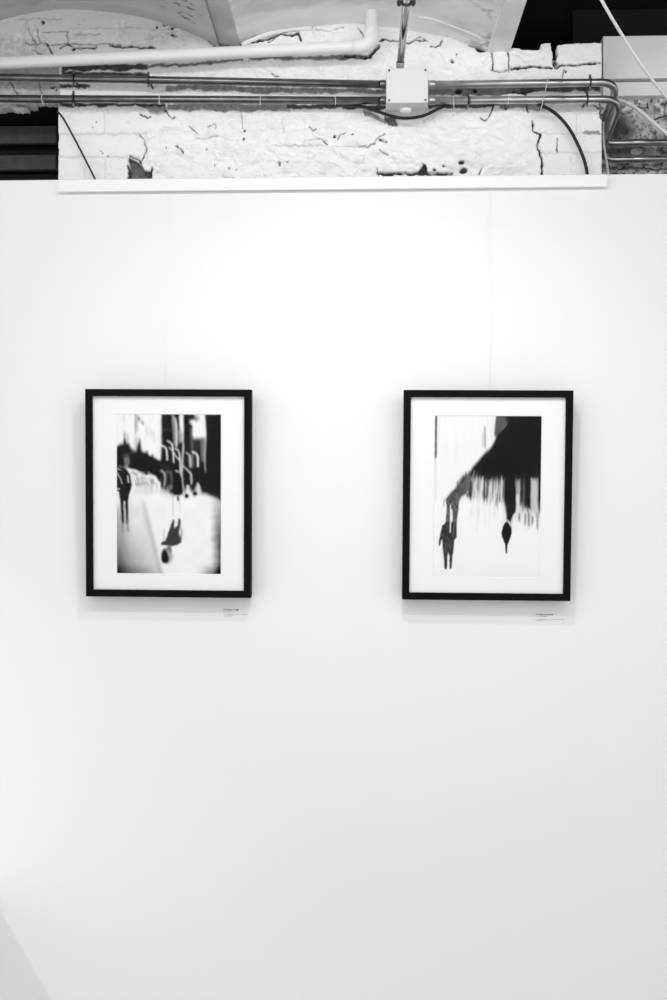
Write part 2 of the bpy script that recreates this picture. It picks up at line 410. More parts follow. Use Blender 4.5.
# outline of the masonry
pcx = (PXm[:-1, :-1] + PXm[1:, 1:])/2; pcy = (PYm[:-1, :-1] + PYm[1:, 1:])/2
rag = 1.6*(fbm(pcx/6, pcy/6, 81)-.5)
keep = np.ones(pcx.shape, bool)
botl = np.where(pcx < 26, 108.5, np.where(pcx < 34, 106, 102)) + 5*(fbm(pcx/7, pcx*0, 88)-.5)
keep &= ~((pcx + rag < 58.5) & (pcy > botl))
top = np.where(pcx < 553, 50.5 - (pcx-510)*.02, np.where(pcx < 557.5, 58, 45 - (pcx-557)*.05)) + rag
top = np.where((pcx > 541) & (pcx < 552), 44 + rag*2, top)
keep &= ~((pcx > 509) & (pcy < top))
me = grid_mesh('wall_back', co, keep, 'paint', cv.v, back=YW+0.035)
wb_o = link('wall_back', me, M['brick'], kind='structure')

# body of the pier behind its rough face, and the low masonry hidden by the exhibition wall
boxes('wall_base', [(x0w-1.5, xc, YW+.005, YW+0.6, 0.0, z0w+.004)], M['stone'], kind='structure')
boxes('wall_pier', [(P(62, 150, YW).x, xc-.004, YW+.034, YW+.6, z0w, P(560, 58, YW).z-.01)], M['stone'], kind='structure')
me_ = bpy.data.objects['wall_base'].data
for nm in ('wall_base', 'wall_pier'):
    me_ = bpy.data.objects[nm].data
    at = me_.color_attributes.new('paint', 'FLOAT_COLOR', 'POINT')
    at.data.foreach_set('color', [.5, .5, .5, 1]*len(me_.vertices))
# black sheets standing in for unlit depth over the right brickwork and left gap
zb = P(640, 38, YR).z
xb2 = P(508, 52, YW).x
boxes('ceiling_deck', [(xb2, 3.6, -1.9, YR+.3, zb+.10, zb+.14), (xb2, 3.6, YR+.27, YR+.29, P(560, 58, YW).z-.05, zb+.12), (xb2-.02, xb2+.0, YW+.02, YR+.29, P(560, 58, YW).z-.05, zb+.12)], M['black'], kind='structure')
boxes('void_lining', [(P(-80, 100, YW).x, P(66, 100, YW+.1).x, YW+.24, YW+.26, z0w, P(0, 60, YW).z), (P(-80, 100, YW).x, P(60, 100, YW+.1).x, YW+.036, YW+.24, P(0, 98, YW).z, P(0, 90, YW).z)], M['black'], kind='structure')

# recessed wall at the right
xr0, xr1 = P(585, 100, YR).x, 2.6
zr1, zr0 = P(640, 97, YR).z, P(640, 240, YR).z
nx = 520; nz = 240
gx, gz = np.meshgrid(np.linspace(xr0, P(740, 100, YR).x, nx), np.linspace(zr0, zr1, nz))
PXm, PYm = PIX(gx, gz, YR)
cv = Canvas(PXm, PYm, 232)
n1 = fbm(PXm/9, PYm/7, 5, 5); n2 = fbm(PXm/3.5, PYm/3.5, 15, 4)
cv.v -= 45*ss((n1-.46)/.12); cv.v -= 95*ss((n2-.5)/.14)
cv.blob(617, 128, 16, 12, 75, 1.4, .85); cv.blob(625, 152, 26, 6, 95, 1.2, .7); cv.blob(650, 120, 18, 12, 215, 1.5, .5); cv.blob(636, 152, 6, 3.5, 215, .5)
cv.stroke([(637, 106), (642, 108), (647, 109), (647, 104)], 1.2, 50); cv.stroke([(652, 121), (658, 118), (667, 117), (690, 118)], 1.5, 50); cv.stroke([(618, 170), (640, 168), (700, 172)], 1.4, 90)
cv.v = np.clip(cv.v, 30, 235)
Hh = (n1-.45)*.03 + (n2-.45)*.010
me = grid_mesh('wall_right', np.stack([gx, YR - Hh, gz], -1), attr='paint', vals=cv.v)
link('wall_right', me, M['stone'], kind='structure')
pl1 = P(640, 38, YR-.02).z; pl2 = P(640, 80.5, YR-.02).z; pl3 = P(640, 83.2, YR-.02).z; pl4 = P(640, 97, YR-.02).z
boxes('trim_1', [(P(600, 60, YR).x, xr1, YR-.035, YR+.02, pl2, pl1)], M['plank'], kind='structure', bev=.002)
boxes('trim_2', [(P(600, 60, YR).x, xr1, YR-.030, YR+.02, pl4, pl3)], M['plank'], kind='structure', bev=.002)
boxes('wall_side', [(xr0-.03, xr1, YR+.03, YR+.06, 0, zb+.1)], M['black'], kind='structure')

# ceiling: shallow brick vaults rendered with plaster, sprung between steel beams
zs = P(229, 45, YW).z
bx1 = (P(218, 45, YW).x, P(240, 45, YW).x); bx2 = (P(488, 52, YW).x, P(510, 52, YW).x)
zb1 = P(229, 44, YW).z; zb2 = P(499, 52.5, YW).z
YC = -1.7
boxes('trim_3', [(bx1[0], bx1[1], YC, YW+.02, zb1, zb1+.09)], M['beam_grey'], kind='structure', bev=.004)
boxes('trim_4', [(bx2[0], bx2[1], YC, YW+.02, zb2, zb2+.35)], M['beam'], kind='structure', bev=.003)
def vault(name, xa, xb, za, zbb, zc, paint, seed):
    n = 150; m = 420
    t = np.linspace(0, 1, n); yy = np.linspace(YW+.04, YC, m)
    T, YY = np.meshgrid(t, yy)
    # circular rise between the springings
    mid = (za+zbb)/2
    Z = za + (zbb-za)*T + (zc-mid)*(1-(2*T-1)**2)
    X = xa + (xb-xa)*T
    n1 = fbm(X*9, YY*9, seed, 4); n2 = fbm(X*30, YY*30, seed+9, 3)
    Z = Z + (n1-.45)*.010 + (n2-.45)*.003
    v = paint - 22*ss((fbm(X*6, YY*10, seed+30, 4)-.45)/.2)
    gr = ss((fbm(X*70, YY*70, seed+50, 4)-.53)/.08)*ss((fbm(X*9, YY*9, seed+60, 3)-.42)/.1)*ss((np.abs(T-.5)-.30)/.15)*ss((YY-YW+.35)/.2)
    v = v - 110*gr*(1 if seed == 100 else .45)
    me = grid_mesh(name, np.stack([X, YY, Z], -1), attr='paint', vals=v)
    o = link(name, me, M['plaster'], kind='structure')
    return o
zc1 = P(60, 10, YW).z; zc2 = P(365, 25, YW).z
vault('ceiling_vault', bx1[0]-.86, bx1[0]+.004, P(214, 46, YW).z-.01, P(214, 46, YW).z, zc1, 196, 100)
vault('ceiling_vault', bx1[1]-.004, bx2[0]+.004, P(242, 43, YW).z, P(488, 52, YW).z, zc2, 250, 200)
boxes('ceiling_cover', [(-3.2, bx2[0], YC, YW+.3, 2.97, 3.0), (-3.2, bx1[0]-.85, YC, YW+.3, 2.80, 2.97)], M['beam_grey'], kind='structure')
# low rendered fillets along the vault edges, where plaster has been troweled over the wall
tube('trim_5', smooth_path([P(242, 45, YW-.012), P(252, 40, YW-.012), P(268, 34, YW-.010), P(290, 29.5, YW-.006), P(312, 28.5, YW-.002)]), .006, M['plank'], seg=8)['kind'] = 'structure'
def on_vault(px, py):
    za, zz = P(242, 43, YW).z, P(488, 52, YW).z; best = None
    for k in range(400):
        p = P(px, py, YW - k*.002); T = (p.x-bx1[1])/(bx2[0]-bx1[1])
        if p.z <= za + (zz-za)*T + (zc2-(za+zz)/2)*(1-(2*T-1)**2): return p
    return p
tube('trim_6', smooth_path([on_vault(*q) for q in ((418, 17), (430, 18.5), (442, 22), (455, 27), (468, 32), (478, 36.5), (486, 42))]), .0028, M['beam'], seg=8)['kind'] = 'structure'

# ------------------------------------------------------------------ the two framed photographs
def print_left(X, Y):
    up = ss((474-Y)/10)
    c = Canvas(X + .9*(fbm(X/3, Y/5, 91, 3)-.45), Y + (7*(fbm(X/1.3, Y/60, 92, 3)-.45)*up*ss((Y-432)/8) + 2*(fbm(X/4, Y/4, 93, 3)-.45)), 240)
    st = fbm(X/1.1, Y/26, 7, 3)
    # pale building with faint windows, upper left
    c.mix(ss((st-.5)/.2)*.25*ss((462-Y)/10), 190)
    c.mix(ss((122-X)/6)*ss((436-Y)/16)*.4, 244)
    for x, y0, y1, v, w in ((135, 414, 432, 130, 1.6), (123, 414, 420, 200, 1.5), (124, 432, 446, 120, 1.6), (127, 434, 444, 130, 1.0), (139, 438, 452, 60, 1.8), (135.5, 436, 450, 150, 1.2), (146, 424, 434, 180, .8), (150, 427, 436, 180, .8), (153, 430, 440, 190, .8), (160.5, 418, 440, 190, 1.5)):
        c.stroke([(x, y0), (x+.4, y1)], w, v, 1.4, .8)
    c.stroke([(137.3, 416.5), (139, 419)], 1.4, 50, .8); c.stroke([(141.5, 420.5), (142.8, 423)], 1.2, 60, .8)
    c.stroke([(136, 419), (138, 429)], 1, 150, 1, .6)
    # dark band
    c.poly([(116, 444.5), (122, 444), (124, 439), (126, 441.5), (128, 443), (131, 448), (136, 449), (138, 441), (139.6, 441), (141, 451), (144, 452), (146, 450), (149, 455), (152, 454), (156, 458.5), (159, 461), (160.5, 456), (161.2, 440), (161, 413), (222, 413), (222, 500), (213, 495), (205, 492), (196, 492), (190, 489), (184, 491), (176, 491), (170, 488), (164, 484), (160, 481), (157.5, 475), (152, 470.5), (147, 473), (140, 469), (132, 466.5), (126, 466), (116, 467)], 27, 1.2)
    c.poly([(122, 446), (129, 445), (131, 454), (123, 456)], 62, 3); c.poly([(131, 449), (137, 450), (135, 462), (131, 464)], 66, 4)
    c.poly([(123, 457), (129, 456), (129.5, 465), (125, 467)], 125, 2.4); c.blob(150, 462, 4, 5, 36, 1)
    for x, y0, y1, v, w in ((163, 468, 484, 100, 1.4), (166, 470, 486, 60, 1.8), (168, 470, 482, 90, 1.6), (170.5, 472, 485, 120, 1.4), (161, 470, 480, 70, 1), (174, 476, 490, 40, 1.5)):
        c.stroke([(x, y0), (x+.8, y1)], w, v, 1.6, .8)
    # towers of light
    c.stroke([(161, 429), (172, 429)], .8, 100, .8)
    c.poly([(171.3, 413), (174, 417), (176.5, 430), (177, 445), (172.5, 445), (172, 430), (171, 420)], 130, 1)
    c.poly([(177.5, 428), (182, 428), (182, 441), (178, 441)], 165, 1.4)
    c.poly([(178.3, 413), (183, 413), (183, 431), (180.5, 431), (178.6, 425)], 238, .9)
    c.stroke([(172, 416), (174.6, 418), (175.8, 423), (176, 446)], 1.7, 238, .9)
    c.stroke([(182, 428), (182.4, 445), (181.6, 465), (181, 475), (182.5, 486), (184, 494)], 1.6, 240, 1)
    c.poly([(189, 428), (192, 426), (193, 450), (190, 452)], 85, 1.6)
    c.poly([(188, 421), (190, 418.5), (194, 418), (193, 413), (204, 413), (205.4, 428), (205.6, 440), (204, 438), (198, 436.5), (193, 438), (191.6, 434), (191.5, 425)], 238, .9)
    c.stroke([(193.5, 415), (196, 419)], 1.4, 50, 1.2); c.stroke([(196, 415.5), (198.5, 418)], .8, 90, 1)
    c.poly([(199, 437), (205, 438), (204, 462), (200, 460)], 105, 2.2); c.poly([(193, 438), (199, 437), (198, 450), (193, 450)], 45, 2)
    c.stroke([(204.4, 440), (203.8, 458), (204.6, 470)], 1.3, 205, 1.2, .9)
    c.poly([(188, 454), (193, 453), (193, 466), (189, 468), (187, 460)], 110, 2.4)
    c.soften(.8, .4)
    c.X = X; c.Y = Y
    # lamp hooks
    for pts, w in (([(161, 444.3), (164.5, 446), (166, 449), (166.6, 458.5)], 1.9), ([(167, 439.8), (170.5, 442), (172, 446), (173, 461)], 1.7), ([(168.3, 446.3), (171.5, 449), (176, 456), (179.5, 459.5)], 1.3), ([(174.5, 447.3), (178, 449.5), (179, 455), (179.8, 470)], 1.6),
                   ([(185.3, 451.3), (188.5, 453.5), (189.5, 458), (189.8, 465)], 1.2), ([(192, 450.5), (195.6, 452.5), (197, 455.5), (197, 464.8)], 2.2), ([(182, 464.5), (186, 468), (189.8, 472.5), (190.6, 483)], 1.2), ([(175, 469.3), (179.5, 472), (181.5, 478)], 1.6), ([(186, 468), (190.5, 471.5), (192, 480)], .6)):
        c.stroke(pts, w, 236, .9)
    # crowd and cars
    c.poly([(124, 467.5), (129, 466.5), (137, 468.5), (143, 475), (148, 477), (152, 475), (156, 476), (159, 480), (161, 492), (131, 494), (134, 486), (132.5, 478), (130, 474.5), (127, 475)], 224, 1.3)
    for x, y, rx, ry, v in ((134, 472, 3, 1.4, 120), (139, 471, 2.5, 1, 110), (144, 476, 4, 2, 185), (137, 483, 3, 1.6, 120), (146, 482, 4, 1.5, 160), (152, 480, 1.5, 3, 150), (141, 483, 3, .8, 140), (149, 475, 2, 1, 90)): c.blob(x, y, rx, ry, v, 1.1, .8)
    for k in range(46):
        r = random.Random(k); x = r.uniform(130, 200); y = r.uniform(474, 492) if x > 160 else r.uniform(476, 492)
        c.stroke([(x, y), (x+.5, y+r.uniform(2, 6))], .7, r.choice((60, 230, 235, 200, 120)) if x < 176 else r.choice((40, 30, 200)), 1, .4)
    c.poly([(161.5, 484), (164, 486), (168, 484), (170, 492), (162, 493)], 205, 2)
    Q = lambda *p: [(117.2 + a*.1567, 414.8 + b*.158) for a, b in p]
    c.poly(Q((60, 250), (150, 230), (272, 285), (285, 350), (262, 425), (244, 384), (205, 366), (180, 372), (150, 366), (120, 342), (70, 330)), 26, 1.2)
    c.blob(*Q((62, 285))[0], 2.4, 5, 110, 1.2); c.poly(Q((0, 195), (60, 185), (85, 235), (40, 240), (0, 260)), 30, 1.6)
    c.poly(Q((262, 300), (345, 300), (352, 470), (330, 478), (300, 470), (275, 455)), 38, 1.4)
    c.stroke(Q((276, 345), (298, 362), (302, 400), (296, 440)), 2.0, 165, 1.6); c.stroke(Q((318, 350), (345, 365), (348, 440)), 3.2, 92, 2.4, .8)
    c.stroke(Q((330, 440), (345, 465)), 2.4, 140, 2, .7); c.poly(Q((350, 345), (395, 360), (408, 400), (412, 490), (350, 498)), 27, 1.3)
    r = random.Random(11)
    for k in range(70):
        x = r.uniform(85, 262); y = 365 + .12*(x-60) + r.uniform(-30, 70)
        c.stroke(Q((x, y), (x+r.uniform(3, 14), y+r.uniform(4, 16)), (x+r.uniform(8, 16), y+r.uniform(25, 50))), r.uniform(.5, 1.2), r.choice((120, 160, 190, 245, 245, 240)), 1, .6)
    for pts, w in ((((48, 338), (95, 372), (108, 452)), 1.3), (((60, 340), (110, 342), (150, 362)), 1.4), (((105, 345), (150, 380), (200, 385)), 1.2), (((195, 378), (235, 385), (262, 430), (268, 500)), 2.8)):
        c.stroke(Q(*pts), w, 240, .9)
    for x in range(272, 350, 9): c.stroke(Q((x, 440 + (x*37) % 40), (x+3, 500 + (x*53) % 25)), 1.1, 232 if x % 2 else 170, 1, .8)
    for x, y0, y1 in ((345, 480, 520), (375, 490, 545), (392, 480, 500), (432, 480, 520), (486, 470, 505), (330, 470, 492)): c.stroke(Q((x, y0), (x+3, y1)), 1.3, 35, 1.6, .85)
    for x0, x1, yt in ((428, 468, 440), (488, 528, 415)):
        for k in range(6): 
            x = x0 + (x1-x0)*k/5; c.stroke(Q((x, yt + abs(k-2.5)*18), (x+4, 520)), 1.1, 230, 1.2, .8)
    c.blob(*Q((434, 505))[0], 1.5, 1.8, 30, .7); c.blob(*Q((487, 492))[0], 1.6, 1.7, 30, .7)
    c.soften(.6, .35)
    # pavement
    g = ss((Y-486-.02*(X-117))/6)
    wv = 5*(fbm(Y/3, X/14, 44, 3)-.45)
    shade = 238 - 62*ss((134-X)/20)*ss((Y-494)/30) - 92*ss((Y-520)/56)*ss((164-X)/52) - 185*ss((X-209 + .05*(545-Y) + wv)/13)*(.30+.70*ss((Y-496)/50)) - 150*ss((Y-560)/14)*ss((X-194)/24) - 60*ss((Y-560)/14)*ss((170-X)/34)
    edge = 140 + (Y-490)*.245
    shade -= 40*np.exp(-((X-edge)/2.2)**2)*ss((Y-492)/20) + 14*ss((edge-X)/2)*ss((Y-492)/20)
    shade -= 16*(fbm(X/9, Y/9, 77, 3)-.45)
    low_ = ss((Y - np.interp(X, [117, 131, 160, 170, 184, 200, 212, 221], [530, 490, 489, 490, 491, 490, 494, 499]))/3)
    rg = 10*(fbm(X/1.1, Y/50, 45, 3)-.45)
    m_ = np.maximum(low_*ss((Y+rg-490)/7), ss((Y-500)/5))
    c.v = c.v*(1-m_) + shade*m_
    c.poly([(200, 489), (212, 494), (222, 499), (222, 480), (200, 480)], 27, 1.6)
    c.poly([(184, 492), (186, 483), (188.5, 484), (190.5, 493)], 225, 2); c.poly([(194.5, 492), (197, 481), (199, 484), (201, 492)], 215, 2)
    c.soften(1.3, .6, ss((Y-484)/4))
    c.X = X + 1.2*(fbm(X/3, Y/4, 95, 3)-.45)
    # walking figure at the left
    c.poly([(116, 467), (121, 466), (126, 468), (129.5, 474), (131, 484), (130, 488), (128, 494), (127.5, 500), (127, 523), (125.5, 523), (124.5, 500), (123, 500), (123, 523), (121, 522), (119.5, 498), (118, 490), (116, 490)], 32, 1.3)
    c.stroke([(121.8, 522), (122, 531)], 2.2, 130, 2.5, .7); c.stroke([(126.5, 520), (127.5, 530)], 2, 130, 2.5, .7)
    c.stroke([(116.6, 472), (119, 476), (121.5, 482.5)], 1, 235, .8); c.stroke([(116.6, 467.5), (120, 469)], .9, 220, .8)
    c.stroke([(127, 475), (128, 481.5)], 1.5, 230, 1); c.stroke([(131, 474), (133, 482), (134, 486)], 1.5, 232, 1); c.stroke([(116, 488), (118.5, 488)], 1.5, 220, 1)
    # figures' feet and the long shadow
    for x, y, rx, ry in ((174, 490, 4, 3.5), (178.5, 491, 3, 2.6), (186, 494.5, 1.7, 2), (194.5, 492, 1.8, 1.8), (177.5, 497, .7, 3)): c.blob(x, y, rx, ry, 28, .7)
    c.stroke([(172, 492), (172.3, 515)], 1, 190, 1.2, .8); c.stroke([(179, 497), (179.4, 515)], .8, 205, 1.2, .7); c.stroke([(163.5, 528), (163, 540)], .9, 190, 1.4)
    c.poly([(172.3, 518), (173.4, 519.5), (173.6, 527.5), (176.8, 524), (178, 517), (179.8, 518), (179.8, 523), (178.4, 529), (178.8, 534), (180.8, 536.5), (180.2, 541), (176.5, 543.5), (170.5, 545), (165, 544), (160, 543.6), (161, 540.5), (164.6, 540), (167, 533), (169.4, 526)], 58, 1.3)
    c.stroke([(180.5, 527), (181.5, 531), (179.6, 537)], 1.2, 120, 1.6, .7)
    c.blob(168, 548.5, 3, 3.6, 105, .7); c.blob(166.5, 555.5, 5.2, 7, 150, .8, .8); c.poly([(163.5, 547), (166, 551), (168, 556), (168, 560), (166, 562), (162, 561.5), (160.5, 558), (161, 552)], 26, 2)
    c.soften(.55, .4)
    c.v += (rng.rand(*c.v.shape)-.5)*6
    return c.v
def print_right(X, Y):
    c = Canvas(X + .7*(fbm(X/3, Y/6, 61, 3)-.45), Y + 9*(fbm(X/1.2, Y/80, 62, 3)-.45)*ss((Y-462)/8)*ss((X-462)/6), 241)
    c.v -= 8*fbm(X/2, Y/30, 8, 3)*ss((500-Y)/20) + 3*ss((Y-560)/10)
    c.stroke([(436, 410), (436, 456.5)], 1.7, 62, .8); c.stroke([(436, 457), (436.3, 500)], 1.2, 210, 1.4, .7); c.stroke([(439, 410), (439, 440)], 1.2, 225, 1.4)
    for x, y0, y1, v in ((484.6, 426, 446, 90), (482.5, 432, 446, 190), (491, 418, 440, 215), (493.5, 418, 432, 205), (487, 414, 426, 220)): c.stroke([(x, y0), (x+.5, y1)], 1.1, v, 1.6, .8)
    c.poly([(496, 412), (510, 412), (507, 422), (503, 427), (496.5, 437), (494, 434)], 84, 1.6); c.poly([(504, 412), (512, 412), (507, 424)], 50, 3)
    # black diagonal mass
    c.poly([(509.5, 412), (545, 412), (545, 474), (520, 476), (505, 474), (492, 477), (485, 475), (478, 472), (470, 474), (463, 480), (457.5, 486), (455.5, 488), (462, 480), (469, 470.5), (477, 463.5), (485, 453.5), (491, 446.5), (495, 439), (499, 432), (504, 426.5), (507.5, 422)], 27, 1.3)
    c.poly([(487, 450), (476, 463.5), (466, 475.5), (457, 486), (449, 495), (446.5, 500), (458, 502), (463, 494), (471, 493), (487, 480)], 62, 2)
    c.poly([(487, 450), (474, 465), (463, 480), (468, 486), (487, 480)], 30, 2)
    c.stroke([(488.5, 449), (488.8, 464)], .7, 60, .9)
    base = lambda x: np.interp(x, [445, 458, 470, 485, 500, 542], [496, 484, 472, 473, 476, 474])
    end = lambda x: np.interp(x, [445, 458, 470, 490, 505, 520, 542], [503, 492, 496, 503, 508, 512, 518])
    r = random.Random(5)
    for k in range(200):
        x = r.uniform(458, 541); b = float(base(x)); e = float(end(x)) - r.uniform(0, 20)
        c.stroke([(x, b-3), (x + r.uniform(-1, 0), max(e, b+3))], r.uniform(.4, 1.4), r.choice((30, 40, 60, 100, 150)), 1.0, r.uniform(.4, .9))
    for k in range(110):
        x = r.uniform(463, 504) if k % 3 else r.uniform(515, 541); b = float(base(x))
        c.stroke([(x, b+r.uniform(2, 9)), (x - .8, b+r.uniform(12, 30))], r.uniform(.4, 1.4), r.choice((225, 235, 200)), 1.0, r.uniform(.5, .9))
    for x0, x1, y0, y1, v in ((469.5, 472.5, 478, 498, 48), (484, 485.6, 474, 500, 55), (487, 488.6, 474, 496, 70), (505.5, 515.5, 470, 509, 27), (520.5, 524, 470, 506, 45), (524.5, 531, 470, 509, 30), (538.5, 545, 470, 512, 32)):
        c.poly([(x0, y0), (x1, y0), (x1, y1-3), ((x0+x1)/2, y1), (x0, y1-4)], v, 1.4)
    c.poly([(531.3, 476), (537.3, 476), (538, 508), (531.5, 509)], 196, 1.2); c.poly([(516.8, 493), (520, 489), (521, 512), (515.5, 520), (515, 508)], 222, 1.4)
    c.stroke([(515, 512), (541, 510)], 1.4, 225, 1); 
    for x, y0, y1 in ((526, 512, 522), (529.5, 511, 524), (538, 512, 526), (520, 512, 518), (533, 514, 520)): c.stroke([(x, y0), (x, y1)], 1.5, 60, 1.6, .85)
    c.poly([(506, 505), (515.5, 505), (514, 514), (511, 522), (508, 523)], 38, 1.4); c.stroke([(514, 510), (512, 524)], 1.2, 150, 1)
    c.poly([(480, 460), (492, 455), (545, 455), (545, 475.5), (520, 476), (500, 475), (488, 476), (478, 474)], 26, 2)
    c.poly([(505, 476), (515.5, 484), (516.5, 505), (514, 511), (507, 511), (504.5, 500)], 27, 1.5)
    for k in range(40):
        x = r.uniform(470, 541); c.stroke([(x, r.uniform(498, 508)), (x, r.uniform(512, 530))], r.uniform(.8, 2), 216, 2, .35)
    c.soften(1.4, .35)
    c.X = X - .6 + .9*(fbm(X/2.5, Y/4, 63, 3)-.45); c.Y = Y
    # pair of hanging figures
    c.poly([(456, 488), (463, 481), (469, 475), (466, 492), (461, 495), (459, 500), (458, 512), (456.8, 521), (452.8, 521), (452.6, 508), (451, 508), (450.6, 522), (446, 522), (447, 508), (446, 499), (450, 493)], 84, 1.5)
    c.poly([(466, 476), (470, 472), (470, 490), (466, 490)], 95, 2)
    c.stroke([(444.5, 498), (443.6, 505)], 1, 170, 1.4)
    c.poly([(446.4, 521), (457, 521), (456.8, 530), (457, 536), (454.8, 539), (454.2, 548), (453, 555), (452.4, 567), (450.4, 568.5), (450.2, 556), (449, 551), (448, 556), (447.6, 568.5), (445.4, 568), (444.4, 556), (443.2, 547), (443, 538), (441.6, 540), (440.4, 545), (439, 544.5), (440, 537), (441.4, 529), (442.4, 525)], 60, 1.0)
    c.stroke([(450.6, 504), (450.8, 531)], 1.3, 236, .8); c.stroke([(446, 519.4), (456, 519)], .7, 180, .8, .7); c.stroke([(454, 521), (453.8, 536)], .8, 90, 1)
    c.poly([(505.5, 521), (508, 520.5), (511.4, 526), (512, 531), (510.4, 537), (508, 543), (507.4, 552), (506.2, 552), (505.6, 543), (502.6, 536), (501.8, 531), (503.4, 525)], 27, 1)
    c.poly([(506, 500), (516, 500), (515.5, 510), (512, 515), (511, 519), (508, 520), (507, 512)], 34, 1.8)
    c.stroke([(508, 519), (511, 524)], 1.6, 200, 1.2)
    tx = fbm(X/2.2, Y/3.2, 47, 3)-.45
    c.v += 70*tx*((c.v > 45) & (c.v < 130))*ss((462-X)/2)
    c.soften(.5, .35)
    c.v += (rng.rand(*c.v.shape)-.5)*3
    return c.v

def framed(tl, tr_, bl, br, mat_px, print_px, painter, label, depth=.032, lean=.032, off=.012):
    """corners of the moulding's front face in the frame; the picture hangs leaning from its line"""
    tlv, trv = P(*tl, -depth-lean), P(*tr_, -depth-lean); blv, brv = P(*bl, -depth-off), P(*br, -depth-off)
    w = ((trv-tlv).length + (brv-blv).length)/2
    h = ((trv+tlv)/2 - (brv+blv)/2).length
    c = (blv+brv)/2
    ang = math.asin((lean-off)/h)
    roll = math.atan2((trv.z-tlv.z)+(brv.z-blv.z), 2*w)
    t = thing('framed_picture', label, 'picture', (c.x, -off, c.z))
    t.rotation_euler = (ang, -roll, 0)
    R_ = Matrix.Rotation(-roll, 4, 'Y') @ Matrix.Identity(4)
    bw = .0172
    # moulding with mitred corners and a rabbet
    bm = bmesh.new()
    prof = [(0, 0), (0, -depth+.001), (.001, -depth), (bw-.0015, -depth), (bw, -depth+.0015), (bw, -depth+.009), (bw-.005, -depth+.009), (bw-.005, 0)]
    cor = [(-w/2, 0, 1, 1), (w/2, 0, -1, 1), (w/2, h, -1, -1), (-w/2, h, 1, -1)]
    rings = [[bm.verts.new((x+sx*a, y, z+sz*a)) for a, y in prof] for x, z, sx, sz in cor]
    for i in range(4):
        a, b = rings[i], rings[(i+1) % 4]
        for k in range(len(prof)):
            bm.faces.new((a[k], b[k], b[(k+1) % len(prof)], a[(k+1) % len(prof)]))
    bmesh.ops.recalc_face_normals(bm, faces=bm.faces)
    me = bpy.data.meshes.new('frame_moulding'); bm.to_mesh(me); bm.free(); link('frame_moulding', me, M['frame'], t)
    boxes('backing_board', [(-w/2+bw-.005, w/2-bw+.005, -.010, -.004, bw-.005, h-bw+.005)], M['backing'], t)
    # print area: map its pixels onto the picture's face
    u = lambda px, py: ((px-bl[0]) - (tl[0]-bl[0])*(bl[1]-py)/(bl[1]-tl[1]))/((tr_[0]-tl[0])*(bl[1]-py)/(bl[1]-tl[1]) + (br[0]-bl[0])*(1-(bl[1]-py)/(bl[1]-tl[1])))
    ml, mr = u(print_px[0], 495), u(print_px[2], 495)
    mt, mb = 1-(print_px[1]-tl[1])/(bl[1]-tl[1]), 1-(print_px[3]-tl[1])/(bl[1]-tl[1])
    xl, xr = -w/2 + ml*w, -w/2 + mr*w; zt, zb_ = mt*h, mb*h
    # mat board with a bevelled window
    bm = bmesh.new(); ym = -depth+.0105
    def ring(x0, x1, z0, z1, y): return [bm.verts.new(p) for p in ((x0, y, z0), (x1, y, z0), (x1, y, z1), (x0, y, z1))]
    o_ = ring(-w/2+bw-.004, w/2-bw+.004, bw-.004, h-bw+.004, ym); i1 = ring(xl-.0008, xr+.0008, zb_-.0008, zt+.0008, ym); i2 = ring(xl, xr, zb_, zt, ym+.0010)
    ob = ring(-w/2+bw-.004, w/2-bw+.004, bw-.004, h-bw+.004, ym+.0012)
    for a, b in ((o_, i1), (i1, i2), (ob, o_)):
        for k in range(4): bm.faces.new((a[k], a[(k+1) % 4], b[(k+1) % 4], b[k]))
    bmesh.ops.recalc_face_normals(bm, faces=bm.faces)
    me = bpy.data.meshes.new('mat_board'); bm.to_mesh(me); bm.free(); link('mat_board', me, M['mat_board'], t)
    nxp, nyp = 330, 500
    A, B = np.meshgrid(np.linspace(0, 1, nxp), np.linspace(0, 1, nyp))
    Xp = print_px[0] + A*(print_px[2]-print_px[0]); Yp = print_px[3] + B*(print_px[1]-print_px[3])
    vals = painter(Xp, Yp)
    co = np.stack([xl-.001 + A*(xr-xl+.002), np.full(A.shape, ym+.0013), zb_-.001 + B*(zt-zb_+.002)], -1)
    me = grid_mesh('photo_print', co, attr='tone', vals=np.where(vals > 150, vals*.955, np.where(vals < 90, vals-9*(90-vals)/65, vals)))
    link('photo_print', me, M['print'], t)
    boxes('glass_pane', [(-w/2+bw-.005, w/2-bw+.005, -depth+.0092, -depth+.0100, bw-.005, h-bw+.005)], M['glass'], t)
    for s in (-1, 1):
        boxes('wall_bumper', [(s*(w/2-.02)-.006, s*(w/2-.02)+.006, -.001, off, .003, .014)], M['rubber'], t, bev=.001)
    # two hangers at the back of the top rail
    for s in (-1, 1):
        tube('hanger_ring', ring_pts((s*.02, .002, h-.012), (0, 1, 0), .006, 16), .0009, M['screw'], t, 6)
    return t, w, h, c, ang
TL = framed((84.4, 388.2), (251.6, 389.2), (86.4, 596.2), (250.0, 597.4), None, (115.9, 413.0, 220.2, 572.8), print_left,
            'black framed photograph of a blurred city street with a long walking shadow')
TR = framed((403.2, 389.0), (573.4, 390.2), (402.6, 599.4), (570.2, 600.4), None, (434.2, 414.6, 541.2, 576.4), print_right,
            'black framed photograph of small dark figures under a black diagonal shape')

